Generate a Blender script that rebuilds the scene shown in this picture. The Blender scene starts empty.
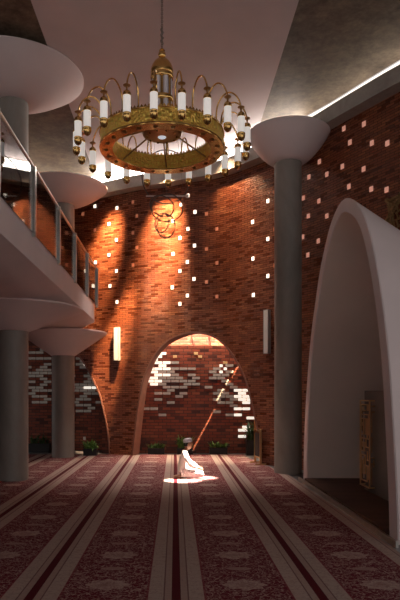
import bpy, bmesh, math, random
from mathutils import Vector, Matrix
random.seed(7)
PI = math.pi
SC = bpy.context.scene
COL = SC.collection

# ------------------------------------------------------------------ helpers
class MB:
    """collects geometry for ONE mesh"""
    def __init__(s): s.v = []; s.f = []; s.uv = {}; s.m = []; s.mi = 0
    def add(s, vs, fs):
        b = len(s.v); s.v += [tuple(v) for v in vs]
        for f in fs: s.f.append(tuple(i + b for i in f)); s.m.append(s.mi)
        return b
    def box(s, c, d, M=None):
        x, y, z = d[0]/2, d[1]/2, d[2]/2
        vs = [Vector((i*x, j*y, k*z)) for i in (-1, 1) for j in (-1, 1) for k in (-1, 1)]
        if M is not None: vs = [M @ v for v in vs]
        vs = [v + Vector(c) for v in vs]
        s.add(vs, [(0,1,3,2), (4,6,7,5), (0,4,5,1), (2,3,7,6), (0,2,6,4), (1,5,7,3)])
    def lathe(s, prof, n=32, c=(0,0,0), cap=True):
        vs = []; fs = []
        for r, z in prof:
            for k in range(n):
                a = 2*PI*k/n; vs.append((c[0]+r*math.cos(a), c[1]+r*math.sin(a), c[2]+z))
        for i in range(len(prof)-1):
            for k in range(n):
                k2 = (k+1) % n; fs.append((i*n+k, i*n+k2, (i+1)*n+k2, (i+1)*n+k))
        if cap:
            if prof[0][0] > 1e-5: fs.append(tuple(reversed(range(n))))
            if prof[-1][0] > 1e-5: fs.append(tuple((len(prof)-1)*n+k for k in range(n)))
        s.add(vs, fs)
    def tube(s, pts, r, n=8, closed=False):
        pts = [Vector(p) for p in pts]; N = len(pts); vs = []; fs = []
        up = None
        for i, p in enumerate(pts):
            if closed: t = pts[(i+1) % N]-pts[i-1]
            else: t = pts[min(i+1, N-1)]-pts[max(i-1, 0)]
            t.normalize()
            if up is None:
                up = Vector((0,0,1)) if abs(t.z) < .9 else Vector((1,0,0))
            a = t.cross(up)
            if a.length < 1e-4: a = t.cross(Vector((0,1,0)))
            a.normalize(); b = a.cross(t).normalized(); up = b
            rr = r[i] if isinstance(r, (list, tuple)) else r
            for k in range(n):
                q = 2*PI*k/n; vs.append(p + a*rr*math.cos(q) + b*rr*math.sin(q))
        M = N if closed else N-1
        for i in range(M):
            j = (i+1) % N
            for k in range(n):
                k2 = (k+1) % n; fs.append((i*n+k, i*n+k2, j*n+k2, j*n+k))
        if not closed:
            fs.append(tuple(reversed(range(n)))); fs.append(tuple((N-1)*n+k for k in range(n)))
        s.add(vs, fs)
    def prism(s, poly, z0, z1):
        n = len(poly)
        s.add([(x, y, z0) for x, y in poly]+[(x, y, z1) for x, y in poly],
              [tuple(reversed(range(n))), tuple(range(n, 2*n))]+[(i, (i+1) % n, (i+1) % n+n, i+n) for i in range(n)])
    def sphere(s, c, r, n=14, sc=(1,1,1)):
        prof = []
        m = n//2+1
        for i in range(m+1):
            a = -PI/2+PI*i/m; prof.append((max(r*math.cos(a), 1e-6), r*math.sin(a)))
        b = len(s.v); s.lathe(prof, n, (0,0,0), False)
        for i in range(b, len(s.v)):
            v = s.v[i]; s.v[i] = (v[0]*sc[0]+c[0], v[1]*sc[1]+c[1], v[2]*sc[2]+c[2])
    def build(s, name, mats, parent=None, smooth=False, uvf=None, bevel=0, auto=None, merge=False):
        me = bpy.data.meshes.new(name); me.from_pydata(s.v, [], s.f); me.update()
        if not isinstance(mats, (list, tuple)): mats = [mats]
        for m in mats: me.materials.append(m)
        if len(mats) > 1:
            for p, i in zip(me.polygons, s.m): p.material_index = i
        if uvf:
            ul = me.uv_layers.new(name='UVMap')
            for l in me.loops: ul.data[l.index].uv = uvf(l.vertex_index)
        bm = bmesh.new(); bm.from_mesh(me)
        if merge: bmesh.ops.remove_doubles(bm, verts=bm.verts, dist=1e-5)
        bmesh.ops.recalc_face_normals(bm, faces=bm.faces)
        bm.to_mesh(me); bm.free()
        if smooth:
            me.shade_smooth()
            me.set_sharp_from_angle(angle=math.radians(auto or 40))
        o = bpy.data.objects.new(name, me); COL.objects.link(o)
        if bevel:
            b = o.modifiers.new('bevel', 'BEVEL'); b.width = bevel; b.segments = 2; b.limit_method = 'ANGLE'
        if parent: o.parent = parent
        return o

def tag(o, label=None, cat=None, group=None, kind=None):
    if label: o['label'] = label
    if cat: o['category'] = cat
    if group: o['group'] = group
    if kind: o['kind'] = kind
    return o
def empty(name, loc=(0,0,0), rz=0):
    o = bpy.data.objects.new(name, None); COL.objects.link(o); o.location = loc; o.rotation_euler = (0,0,rz)
    o.empty_display_size = .1
    return o
def copy_tree(o, parent=None):
    c = o.copy(); COL.objects.link(c)
    if parent: c.parent = parent
    for ch in list(o.children): copy_tree(ch, c)
    return c
def cat_rom(cp, n):
    P = [Vector(p) for p in cp]; P = [2*P[0]-P[1]]+P+[2*P[-1]-P[-2]]; out = []
    for i in range(1, len(P)-2):
        a, b, c, d = P[i-1:i+3]
        for k in range(n):
            t = k/n; out.append(.5*((2*b)+(-a+c)*t+(2*a-5*b+4*c-d)*t*t+(-a+3*b-3*c+d)*t**3))
    out.append(P[-2]); return out

# ------------------------------------------------------------------ materials
class NT:
    def __init__(s, name):
        s.mat = bpy.data.materials.new(name); s.mat.use_nodes = True
        s.t = s.mat.node_tree; s.b = s.t.nodes['Principled BSDF']
    def n(s, typ, **kw):
        nd = s.t.nodes.new(typ)
        for k, v in kw.items():
            if k.startswith('i_'):
                key = k[2:]; key = int(key) if key.isdigit() else key
                nd.inputs[key].default_value = v
            else: setattr(nd, k, v)
        return nd
    def l(s, a, b): s.t.links.new(a, b)
    def math(s, op, a, b=None, c=None):
        nd = s.t.nodes.new('ShaderNodeMath'); nd.operation = op
        for i, x in enumerate((a, b, c)):
            if x is None: continue
            if isinstance(x, (int, float)): nd.inputs[i].default_value = x
            else: s.l(x, nd.inputs[i])
        return nd.outputs[0]
    def mix(s, f, a, b, mode='MIX'):
        nd = s.t.nodes.new('ShaderNodeMix'); nd.data_type = 'RGBA'; nd.blend_type = mode
        for sock, x in ((nd.inputs['Factor'], f), (nd.inputs[6], a), (nd.inputs[7], b)):
            if isinstance(x, (int, float)): sock.default_value = x
            elif isinstance(x, tuple): sock.default_value = (*x, 1)
            else: s.l(x, sock)
        return nd.outputs[2]
    def ramp(s, f, stops):
        r = s.t.nodes.new('ShaderNodeValToRGB'); s.l(f, r.inputs[0]); e = r.color_ramp.elements
        while len(e) < len(stops): e.new(.5)
        for el, (p, c) in zip(e, stops): el.position = p; el.color = (*c, 1)
        return r.outputs[0]
    def bump(s, h, strength, dist=.01):
        b = s.n('ShaderNodeBump'); b.inputs['Strength'].default_value = strength; b.inputs['Distance'].default_value = dist
        s.l(h, b.inputs['Height']); s.l(b.outputs[0], s.b.inputs['Normal'])
def simple(name, col, rough=.6, metal=0, noise=.0, nscale=8, bump=0, emit=None, es=0, spec=None, coords='Object'):
    t = NT(name); b = t.b
    b.inputs['Base Color'].default_value = (*col, 1); b.inputs['Roughness'].default_value = rough; b.inputs['Metallic'].default_value = metal
    if spec is not None: b.inputs['Specular IOR Level'].default_value = spec
    tc = t.n('ShaderNodeTexCoord')
    nz = t.n('ShaderNodeTexNoise', i_Scale=nscale, i_Detail=5.0); t.l(tc.outputs[coords], nz.inputs['Vector'])
    if noise:
        lo = tuple(c*(1-noise) for c in col); hi = tuple(min(1, c*(1+noise)) for c in col)
        t.l(t.ramp(nz.outputs['Fac'], [(.3, lo), (.7, hi)]), b.inputs['Base Color'])
    if bump: t.bump(nz.outputs['Fac'], bump)
    if emit: b.inputs['Emission Color'].default_value = (*emit, 1); b.inputs['Emission Strength'].default_value = es
    return t.mat

def brick_mat(name, w, h, c_dark, c_mid, c_hi, mortar, rough=.42, bump=.8, bd=.02):
    t = NT(name); tc = t.n('ShaderNodeTexCoord')
    def br():
        b = t.n('ShaderNodeTexBrick'); b.offset = .5
        b.inputs['Scale'].default_value = 1; b.inputs['Brick Width'].default_value = w; b.inputs['Row Height'].default_value = h
        b.inputs['Mortar Size'].default_value = h*.10; b.inputs['Mortar Smooth'].default_value = .2
        b.inputs['Color1'].default_value = (0,0,0,1); b.inputs['Color2'].default_value = (1,1,1,1); b.inputs['Mortar'].default_value = (0,0,0,1)
        t.l(tc.outputs['UV'], b.inputs['Vector']); return b
    b1 = br(); b1.inputs['Bias'].default_value = 0
    nz = t.n('ShaderNodeTexNoise', i_Scale=1.3, i_Detail=4.0); t.l(tc.outputs['UV'], nz.inputs['Vector'])
    fine = t.n('ShaderNodeTexNoise', i_Scale=60.0, i_Detail=3.0); t.l(tc.outputs['UV'], fine.inputs['Vector'])
    v = t.math('ADD', b1.outputs['Color'], t.math('MULTIPLY', t.math('SUBTRACT', nz.outputs['Fac'], .5), .5))
    col = t.ramp(v, [(.0, c_dark), (.36, c_mid), (.72, c_mid), (1.0, c_hi)])
    col = t.mix(.25, col, t.mix(fine.outputs['Fac'], (0.3,0.3,0.3), (1,1,1)), 'MULTIPLY')
    col = t.mix(b1.outputs['Fac'], col, mortar)
    t.l(col, t.b.inputs['Base Color'])
    r = t.math('ADD', t.math('MULTIPLY', b1.outputs['Color'], .25), rough-.1)
    t.l(r, t.b.inputs['Roughness'])
    hgt = t.math('SUBTRACT', t.math('MULTIPLY', b1.outputs['Color'], 1.0), t.math('MULTIPLY', b1.outputs['Fac'], .6))
    hgt = t.math('ADD', hgt, t.math('MULTIPLY', fine.outputs['Fac'], .15))
    t.bump(hgt, bump, bd)
    return t.mat

M = {}
M['brick'] = brick_mat('glazed_red_brick', .20, .052, (.11,.026,.010), (.25,.060,.018), (.37,.12,.042), (.045,.016,.010), rough=.33, bump=1, bd=.05)
M['brick_screen'] = brick_mat('alcove_brick', .24, .088, (.06,.015,.01), (.27,.058,.028), (.36,.11,.055), (.06,.022,.014), rough=.5)
M['reveal'] = simple('rendered_arch_edge', (.24,.10,.07), .7, noise=.15, nscale=5)
M['white'] = simple('white_plaster', (.74,.655,.65), .75, noise=.04, nscale=1.5, bump=.03)
M['niche'] = simple('cream_plaster', (.72,.62,.55), .7, noise=.05, nscale=1.2, bump=.03)
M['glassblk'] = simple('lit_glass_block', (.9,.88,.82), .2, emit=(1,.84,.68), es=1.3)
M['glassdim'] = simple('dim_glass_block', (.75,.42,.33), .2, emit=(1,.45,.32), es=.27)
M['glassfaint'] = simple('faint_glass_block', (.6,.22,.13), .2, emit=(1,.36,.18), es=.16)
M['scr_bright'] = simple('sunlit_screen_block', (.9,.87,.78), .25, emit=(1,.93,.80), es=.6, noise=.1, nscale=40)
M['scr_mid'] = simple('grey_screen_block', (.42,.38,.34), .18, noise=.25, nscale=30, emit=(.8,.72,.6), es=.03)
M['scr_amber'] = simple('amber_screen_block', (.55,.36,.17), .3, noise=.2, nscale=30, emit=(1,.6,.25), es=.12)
M['steel'] = simple('brushed_steel', (.55,.53,.50), .28, 1, noise=.1, nscale=30)
M['dark_metal'] = simple('dark_handrail_metal', (.16,.14,.13), .3, 1)
M['black'] = simple('black_planter', (.018,.018,.018), .5, noise=.2)
M['soil'] = simple('potting_soil', (.03,.02,.014), .9, noise=.3, nscale=50, bump=.5)
M['frosted'] = simple('frosted_lamp_glass', (.84,.80,.76), .35, emit=(1,.93,.86), es=.28)
M['chain'] = simple('weathered_chain', (.30,.27,.24), .4, 1, noise=.2, nscale=60)
M['wire'] = simple('grey_wire', (.07,.06,.055), .5)
M['wire_white'] = simple('pale_tube', (.75,.70,.66), .4)
M['sconce'] = simple('white_wall_light', (.82,.80,.76), .5, noise=.03)
M['sconce_side'] = simple('grey_wall_light_edge', (.35,.33,.31), .5)
M['skin'] = simple('skin', (.36,.17,.10), .55, noise=.06, nscale=25)
M['hair'] = simple('black_hair', (.012,.010,.009), .6, noise=.3, nscale=90)
M['shirt'] = simple('white_shirt', (.80,.74,.70), .85, noise=.03, nscale=12, bump=.25)
M['cap'] = simple('pale_lilac_cap', (.72,.66,.72), .9, noise=.05, nscale=60, bump=.2)
M['eye'] = simple('dark_eye', (.02,.015,.012), .2)
M['stone'] = simple('grey_stone_panel', (.095,.085,.075), .5, noise=.15, nscale=4, bump=.05)
M['plate'] = simple('white_switch_plate', (.85,.83,.8), .4)
M['cable'] = simple('black_cable', (.02,.022,.028), .4)

def concrete(name, a, b, c, rough, sc=1.0, stretch=(1,1,1), fine=.15):
    t = NT(name); tc = t.n('ShaderNodeTexCoord'); mp = t.n('ShaderNodeMapping'); mp.inputs['Scale'].default_value = stretch
    t.l(tc.outputs['Object'], mp.inputs['Vector'])
    n1 = t.n('ShaderNodeTexNoise', i_Scale=.9*sc, i_Detail=8.0, i_Roughness=.65); n1.inputs['Distortion'].default_value = .6
    n2 = t.n('ShaderNodeTexNoise', i_Scale=7*sc, i_Detail=6.0, i_Roughness=.7)
    for n in (n1, n2): t.l(mp.outputs[0], n.inputs['Vector'])
    f = t.math('ADD', t.math('MULTIPLY', n1.outputs['Fac'], 1-fine*2), t.math('MULTIPLY', n2.outputs['Fac'], fine*2))
    t.l(t.ramp(f, [(.36, a), (.5, b), (.64, c)]), t.b.inputs['Base Color'])
    t.b.inputs['Roughness'].default_value = rough
    t.bump(f, .25, .02); return t.mat
M['concrete_dark'] = concrete('stained_raw_concrete', (.052,.033,.019), (.145,.102,.066), (.25,.19,.13), .7, 1.0, fine=.25)
M['concrete'] = concrete('grey_concrete', (.21,.195,.172), (.27,.252,.225), (.33,.31,.28), .55, .7, (1,1,.5), .1)
M['beam'] = concrete('beam_concrete', (.26,.235,.21), (.34,.31,.28), (.42,.39,.35), .7, 1.5)
M['floor'] = simple('grey_stone_floor', (.085,.085,.09), .35, noise=.2, nscale=2, bump=.03)

def brass(name, base, rough, pattern=0):
    t = NT(name); b = t.b; b.inputs['Metallic'].default_value = .8 if pattern else 1; b.inputs['Roughness'].default_value = rough
    tc = t.n('ShaderNodeTexCoord')
    if pattern:
        v = t.n('ShaderNodeTexVoronoi', i_Scale=float(pattern)); v.feature = 'DISTANCE_TO_EDGE'; t.l(tc.outputs['Object'], v.inputs['Vector'])
        w = t.n('ShaderNodeTexVoronoi', i_Scale=float(pattern)*2.1); t.l(tc.outputs['Object'], w.inputs['Vector'])
        f = t.math('ADD', t.math('MULTIPLY', v.outputs['Distance'], 1.6), t.math('MULTIPLY', w.outputs['Distance'], .5))
        t.l(t.ramp(f, [(.03, tuple(c*.35 for c in base)), (.22, base), (.8, tuple(min(1, c*1.3) for c in base))]), b.inputs['Base Color'])
        t.bump(f, 1.0, .03)
    else:
        n = t.n('ShaderNodeTexNoise', i_Scale=9.0); t.l(tc.outputs['Object'], n.inputs['Vector'])
        t.l(t.ramp(n.outputs['Fac'], [(.3, tuple(c*.8 for c in base)), (.7, base)]), b.inputs['Base Color'])
    return t.mat
M['brass'] = brass('polished_brass', (.95,.62,.22), .18)
M['brass_dark'] = brass('aged_brass', (.42,.24,.10), .3)
M['brass_pat'] = brass('filigree_brass', (1.0,.60,.13), .34, 17)
M['gold'] = brass('gold_lattice', (.92,.66,.34), .32)
M['gold_dark'] = brass('dull_gold', (.34,.22,.10), .42, 22)

def glass_mat():
    t = NT('clear_railing_glass'); nt = t.t; out = nt.nodes['Material Output']
    tr = t.n('ShaderNodeBsdfTransparent'); tr.inputs[0].default_value = (.80,.81,.80,1)
    gl = t.n('ShaderNodeBsdfGlossy'); gl.inputs['Roughness'].default_value = .03
    fr = t.n('ShaderNodeFresnel'); fr.inputs[0].default_value = 1.5
    mx = t.n('ShaderNodeMixShader'); t.l(fr.outputs[0], mx.inputs[0]); t.l(tr.outputs[0], mx.inputs[1]); t.l(gl.outputs[0], mx.inputs[2])
    t.l(mx.outputs[0], out.inputs[0]); return t.mat
M['glass'] = glass_mat()
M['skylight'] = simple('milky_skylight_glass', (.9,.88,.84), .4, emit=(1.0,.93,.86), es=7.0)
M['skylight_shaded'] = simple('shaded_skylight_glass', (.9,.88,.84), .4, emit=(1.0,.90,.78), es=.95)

def wood():
    t = NT('dark_wood_planks'); tc = t.n('ShaderNodeTexCoord'); sp = t.n('ShaderNodeSeparateXYZ'); t.l(tc.outputs['Object'], sp.inputs[0])
    pl = t.math('FLOOR', t.math('DIVIDE', sp.outputs[1], .13))
    wn = t.n('ShaderNodeTexWhiteNoise'); wn.noise_dimensions = '1D'; t.l(pl, wn.inputs['W'])
    mp = t.n('ShaderNodeMapping'); mp.inputs['Scale'].default_value = (1.2, 22, 1); t.l(tc.outputs['Object'], mp.inputs[0])
    nz = t.n('ShaderNodeTexNoise', i_Scale=2.0, i_Detail=5.0); t.l(mp.outputs[0], nz.inputs['Vector'])
    f = t.math('ADD', t.math('MULTIPLY', nz.outputs['Fac'], .6), t.math('MULTIPLY', wn.outputs[0], .4))
    t.l(t.ramp(f, [(.2, (.030,.011,.007)), (.8, (.085,.032,.018))]), t.b.inputs['Base Color'])
    seam = t.math('LESS_THAN', t.math('FRACT', t.math('DIVIDE', sp.outputs[1], .13)), .04)
    t.b.inputs['Roughness'].default_value = .6; t.b.inputs['Specular IOR Level'].default_value = .25
    t.bump(t.math('SUBTRACT', f, seam), .3, .004); return t.mat
M['wood'] = wood()

def carpet():
    t = NT('woven_prayer_carpet'); tc = t.n('ShaderNodeTexCoord'); sp = t.n('ShaderNodeSeparateXYZ'); t.l(tc.outputs['Object'], sp.inputs[0])
    X, Y = sp.outputs[0], sp.outputs[1]
    a = t.math('ABSOLUTE', t.math('SUBTRACT', t.math('MULTIPLY', t.math('FRACT', t.math('ADD', t.math('DIVIDE', t.math('SUBTRACT', X, .01), 1.2), .5)), 1.2), .6))
    # arabesque field
    v = t.n('ShaderNodeTexVoronoi', i_Scale=13.0); v.feature = 'DISTANCE_TO_EDGE'; t.l(tc.outputs['Object'], v.inputs['Vector'])
    nz = t.n('ShaderNodeTexNoise', i_Scale=26.0, i_Detail=2.0); t.l(tc.outputs['Object'], nz.inputs['Vector'])
    nz.inputs['Distortion'].default_value = 1.5
    ara = t.math('ADD', t.math('MULTIPLY', t.math('GREATER_THAN', nz.outputs['Fac'], .56), .62), t.math('MULTIPLY', t.math('LESS_THAN', v.outputs['Distance'], .035), .45))
    ara = t.math('MINIMUM', ara, .85)
    # medallions
    yy = t.math('SUBTRACT', t.math('MULTIPLY', t.math('FRACT', t.math('DIVIDE', t.math('SUBTRACT', Y, 4.76), .97)), .97), .485)
    dx = t.math('DIVIDE', t.math('SUBTRACT', .6, a), .21); dy = t.math('DIVIDE', yy, .165)
    ang = t.math('ARCTAN2', dy, dx)
    rad = t.math('SQRT', t.math('ADD', t.math('MULTIPLY', dx, dx), t.math('MULTIPLY', dy, dy)))
    lim = t.math('ADD', .85, t.math('MULTIPLY', t.math('COSINE', t.math('MULTIPLY', ang, 8.0)), .09))
    med = t.math('LESS_THAN', rad, lim)
    core = t.math('LESS_THAN', rad, .38)
    medf = t.math('MULTIPLY', med, t.math('ADD', .55, t.math('MULTIPLY', t.math('GREATER_THAN', nz.outputs['Fac'], .49), .35)))
    medf = t.math('MULTIPLY', medf, t.math('SUBTRACT', 1.0, t.math('MULTIPLY', core, .2)))
    y2 = t.math('SUBTRACT', .485, t.math('ABSOLUTE', yy))
    ex = t.math('DIVIDE', t.math('SUBTRACT', .6, a), .12); ey = t.math('DIVIDE', y2, .05)
    small = t.math('MULTIPLY', t.math('LESS_THAN', t.math('ADD', t.math('MULTIPLY', ex, ex), t.math('MULTIPLY', ey, ey)), 1.0), .55)
    fld = t.math('MAXIMUM', t.math('MAXIMUM', ara, medf), small)
    mar = (.105,.007,.016); crm = (.36,.27,.235)
    field = t.mix(fld, mar, crm)
    # pale bands
    key = t.math('GREATER_THAN', nz.outputs['Fac'], .56)
    wv = t.math('LESS_THAN', t.math('FRACT', t.math('MULTIPLY', Y, 9.0)), .12)
    pale = t.mix(t.math('MULTIPLY', t.math('MAXIMUM', key, t.math('MULTIPLY', wv, .6)), .28), (.33,.255,.22), (.13,.055,.05))
    inner = t.math('LESS_THAN', a, .095)
    pale = t.mix(t.math('MULTIPLY', inner, .55), pale, (.26,.175,.15))
    line = t.math('LESS_THAN', t.math('ABSOLUTE', t.math('SUBTRACT', a, .10)), .006)
    pale = t.mix(t.math('MULTIPLY', line, .7), pale, (.07,.01,.014))
    isp = t.math('LESS_THAN', a, .232)
    col = t.mix(isp, field, pale)
    edge = t.math('LESS_THAN', t.math('ABSOLUTE', t.math('SUBTRACT', a, .24)), .010)
    col = t.mix(t.math('MULTIPLY', edge, .6), col, (.16,.02,.03))
    col = t.mix(t.math('LESS_THAN', a, .038), col, (.070,.003,.008))
    t.l(col, t.b.inputs['Base Color']); t.b.inputs['Roughness'].default_value = .95
    t.b.inputs['Specular IOR Level'].default_value = .15
    fn = t.n('ShaderNodeTexNoise', i_Scale=220.0); t.l(tc.outputs['Object'], fn.inputs['Vector'])
    t.bump(fn.outputs['Fac'], .4, .004); return t.mat
M['carpet'] = carpet()

def leafmat(name, a, b):
    t = NT(name); oi = t.n('ShaderNodeTexCoord'); nz = t.n('ShaderNodeTexNoise', i_Scale=14.0); t.l(oi.outputs['Object'], nz.inputs['Vector'])
    t.l(t.ramp(nz.outputs['Fac'], [(.35, a), (.65, b)]), t.b.inputs['Base Color']); t.b.inputs['Roughness'].default_value = .45
    t.b.inputs['Subsurface Weight'].default_value = 0
    return t.mat
M['leaf'] = leafmat('green_leaf', (.06,.16,.03), (.22,.40,.09))
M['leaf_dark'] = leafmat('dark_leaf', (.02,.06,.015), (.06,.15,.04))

# ------------------------------------------------------------------ the curved brick wall
CP = [(-9.2,5),(-8.8,8),(-7.8,11.2),(-6.4,13.6),(-5,15.3),(-4,16.7),(-3.1,17.3),(-2.5,17.2),(-1.82,16.85),(-.95,16.35),(-.2,16.1),(.39,15.75),(1.0,15.5),(1.45,15.15),(1.93,14.6),(2.35,14.1),(2.76,13.5),(3.16,12.85),(3.52,12.15),(3.85,11.55),(4.16,11.0),(4.8,10),(5.6,8.7),(6.6,6.8),(7.2,4)]
WC = cat_rom([(x, y, 0) for x, y in CP], 24)
WS = [0.0]
for i in range(1, len(WC)): WS.append(WS[-1]+(WC[i]-WC[i-1]).length)
SMAX = WS[-1]
def wp(s, off=0.0):
    """point on the wall's inner face at arc length s, off metres outward"""
    s = min(max(s, 0), SMAX-1e-4)
    lo, hi = 0, len(WS)-1
    while hi-lo > 1:
        m = (lo+hi)//2
        if WS[m] <= s: lo = m
        else: hi = m
    t = (s-WS[lo])/(WS[lo+1]-WS[lo]); p = WC[lo].lerp(WC[lo+1], t)
    i0 = max(lo-6, 0); i1 = min(lo+7, len(WC)-1)
    d = (WC[i1]-WC[i0]).normalized(); n = Vector((-d.y, d.x, 0))
    return p+n*off, d, n

# mihrab profile (Y, z) of the front ring's outer line
MP = [(11.63,.0),(11.56,.8),(11.42,1.5),(11.23,2.14),(10.98,2.75),(10.64,3.32),(10.3,3.80),(9.93,4.16),(9.6,4.40),(9.25,4.53),(8.95,4.57),(8.65,4.51),(8.26,4.33),(8.0,4.14),(7.81,3.94),(7.58,3.60),(7.38,3.22),(7.2,2.80),(7.05,2.35),(6.94,1.9),(6.82,1.2),(6.72,.5),(6.68,0)]
MPc = [(p.x, p.y) for p in cat_rom([(a, b, 0) for a, b in MP], 5)]
def hood_scale(X): return 1-.152*(X-2.5)
def hood_top(Y):
    for (a, za), (b, zb) in zip(MPc, MPc[1:]):
        if b <= Y <= a: return za+(zb-za)*((a-Y)/max(a-b, 1e-6))
    return 0

A1 = [(16.354,0),(16.43,.6),(16.514,1.206),(16.60,1.68),(16.698,2.078),(16.844,2.429),(16.986,2.697),(17.184,2.936),(17.446,3.143),(17.852,3.265),(18.23,3.288),(18.615,3.199),(18.903,3.031),(19.15,2.814),(19.342,2.602),(19.678,2.116),(19.88,1.596),(20.076,.942),(20.17,.45),(20.233,0)]
h2 = [(13.4,3.35),(13.8,3.27),(14.15,3.09),(14.523,2.766),(14.688,2.561),(14.851,2.3),(15.10,1.869),(15.24,1.55),(15.43,.881),(15.51,.4),(15.537,0)]
A2 = [(26.8-s, z) for s, z in reversed(h2)][:-1]+h2
A1 = [(p.x, max(p.y, 0)) for p in cat_rom([(a, b, 0) for a, b in A1], 4)]
A2 = [(p.x, max(p.y, 0)) for p in cat_rom([(a, b, 0) for a, b in A2], 4)]
WTOP = 7.25
def interp(T, s):
    for (a, za), (b, zb) in zip(T, T[1:]):
        if a <= s <= b: return za+(zb-za)*(s-a)/max(b-a, 1e-6)
    return 0.0
def bottom(s):
    if A1[0][0] <= s <= A1[-1][0]: return interp(A1, s)
    if A2[0][0] <= s <= A2[-1][0]: return interp(A2, s)
    p, d, n = wp(s)
    if p.x > 2.5:
        z = hood_top(p.y)*hood_scale(p.x)
        return max(0, z-.02)
    return 0.0
ss = set(round(i*.1, 4) for i in range(int(SMAX/.1)))
ss |= set(round(a, 4) for a, _ in A1) | set(round(a, 4) for a, _ in A2)
ss = sorted(ss)
TH = .32
mb = MB(); uvs = []
inn = []; out = []
for s in ss:
    b = bottom(s); pi, _, _ = wp(s); po, _, _ = wp(s, TH)
    i0 = len(mb.v)
    mb.v += [(pi.x, pi.y, b), (pi.x, pi.y, WTOP), (po.x, po.y, b), (po.x, po.y, WTOP)]
    uvs += [(s, b), (s, WTOP), (s, b), (s, WTOP)]
    inn.append(i0)
for a, b in zip(inn, inn[1:]):
    mb.f += [(a, b, b+1, a+1), (a+2, a+3, b+3, b+2), (a+1, b+1, b+3, a+3)]; mb.m += [0, 0, 0]
    if mb.v[a][2] > 0 or mb.v[b][2] > 0: mb.f.append((a, a+2, b+2, b)); mb.m.append(1)
me = bpy.data.meshes.new('wall_back'); me.from_pydata(mb.v, [], mb.f); me.update()
me.materials.append(M['brick']); me.materials.append(M['reveal'])
for p, i in zip(me.polygons, mb.m): p.material_index = i
ul = me.uv_layers.new(name='UVMap')
for l in me.loops: ul.data[l.index].uv = uvs[l.vertex_index]
wall = bpy.data.objects.new('wall_back', me); COL.objects.link(wall)
me.shade_smooth(); me.set_sharp_from_angle(angle=math.radians(35))
tag(wall, 'tall undulating red brick wall with arched openings', kind='structure')

# slim rendered trims along both arch edges
for idx, T in ((1, A1), (2, A2)):
    mb = MB(); pts = []
    prev = None
    rows = []
    for k, (s, z) in enumerate(T):
        s0, z0 = T[max(k-1, 0)]; s1, z1 = T[min(k+1, len(T)-1)]
        tx, tz = s1-s0, z1-z0; L = math.hypot(tx, tz) or 1; nx, nz_ = -tz/L, tx/L     # outward of opening
        w = .045
        a, _, n = wp(s); b, _, _ = wp(s+nx*w)
        q = [a-n*.015+Vector((0,0,z)), a-n*.0+Vector((0,0,z)), b-n*.0+Vector((0,0,max(z+nz_*w, 0))), b-n*.015+Vector((0,0,max(z+nz_*w, 0)))]
        rows.append(q)
    for q in rows: mb.v += [tuple(x) for x in q]
    for i in range(len(rows)-1):
        for j in range(4): mb.f.append((i*4+j, i*4+(j+1) % 4, (i+1)*4+(j+1) % 4, (i+1)*4+j)); mb.m.append(0)
    o = mb.build('trim_%d' % idx, M['reveal'], smooth=True)
    tag(o, kind='structure')

# beam over the wall, with skylight glazing above
def strip_loop(offs_z, s0, s1, step=.12):
    rows = []; s = s0
    while s <= s1+1e-6:
        rows.append([wp(s, o)[0]+Vector((0,0,z)) for o, z in offs_z]); s += step
    return rows
def sweep(rows, closed=True):
    mb = MB(); n = len(rows[0])
    for r in rows: mb.v += [tuple(x) for x in r]
    for i in range(len(rows)-1):
        for j in range(n if closed else n-1):
            j2 = (j+1) % n; mb.f.append((i*n+j, i*n+j2, (i+1)*n+j2, (i+1)*n+j)); mb.m.append(0)
    if closed:
        mb.f.append(tuple(range(n))); mb.m.append(0)
        mb.f.append(tuple((len(rows)-1)*n+j for j in range(n))); mb.m.append(0)
    return mb
tag(sweep(strip_loop([(-.30,7.25),(.36,7.25),(.36,7.56),(-.30,7.56)], 0, SMAX)).build('trim_3', M['beam'], smooth=True), kind='structure')
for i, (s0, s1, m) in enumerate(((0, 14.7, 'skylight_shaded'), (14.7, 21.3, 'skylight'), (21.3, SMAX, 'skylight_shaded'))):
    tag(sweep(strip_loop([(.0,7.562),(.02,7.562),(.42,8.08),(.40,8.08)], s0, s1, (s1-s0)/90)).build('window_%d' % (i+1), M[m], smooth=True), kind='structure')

# ceilings
edge = [wp(SMAX*i/150, .33)[0] for i in range(151)]
poly = [(-9.6,-2.5)]+[(p.x, p.y) for p in edge]+[(8.0,-2.5)]
mb = MB(); mb.prism(poly, 8.06, 8.3)
tag(mb.build('ceiling', M['concrete_dark']), kind='structure')
mb = MB(); strip = [(-2.3,-2.4)]
for p in [wp(SMAX*i/260, .02)[0] for i in range(261)]:
    if -2.3 <= p.x <= 1.975: strip.append((p.x, p.y))
strip.append((1.975,-2.4))
strip[1:1] = [(-2.3, strip[1][1])]; strip[-1:-1] = [(1.975, strip[-2][1])]
mb.prism(strip, 7.96, 8.1)
tag(mb.build('ceiling_panel', M['white']), 'white plaster ceiling panel between two raw concrete bands', 'ceiling', kind='structure')

# floor
mb = MB(); mb.box((0, 8.5, -.06), (22, 24, .12))
tag(mb.build('floor', M['floor']), kind='structure')
# unseen walls added to block fill light and darken the space under the balcony
mb = MB(); mb.box((-5.75, -1.7, 2.0), (7.3, .2, 4.0)); tag(mb.build('wall_front_blocker', M['white']), kind='structure')
mb = MB(); mb.box((-9.45, 1.7, 2.0), (.2, 7.0, 4.0)); tag(mb.build('wall_left_blocker', M['white']), kind='structure')
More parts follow.
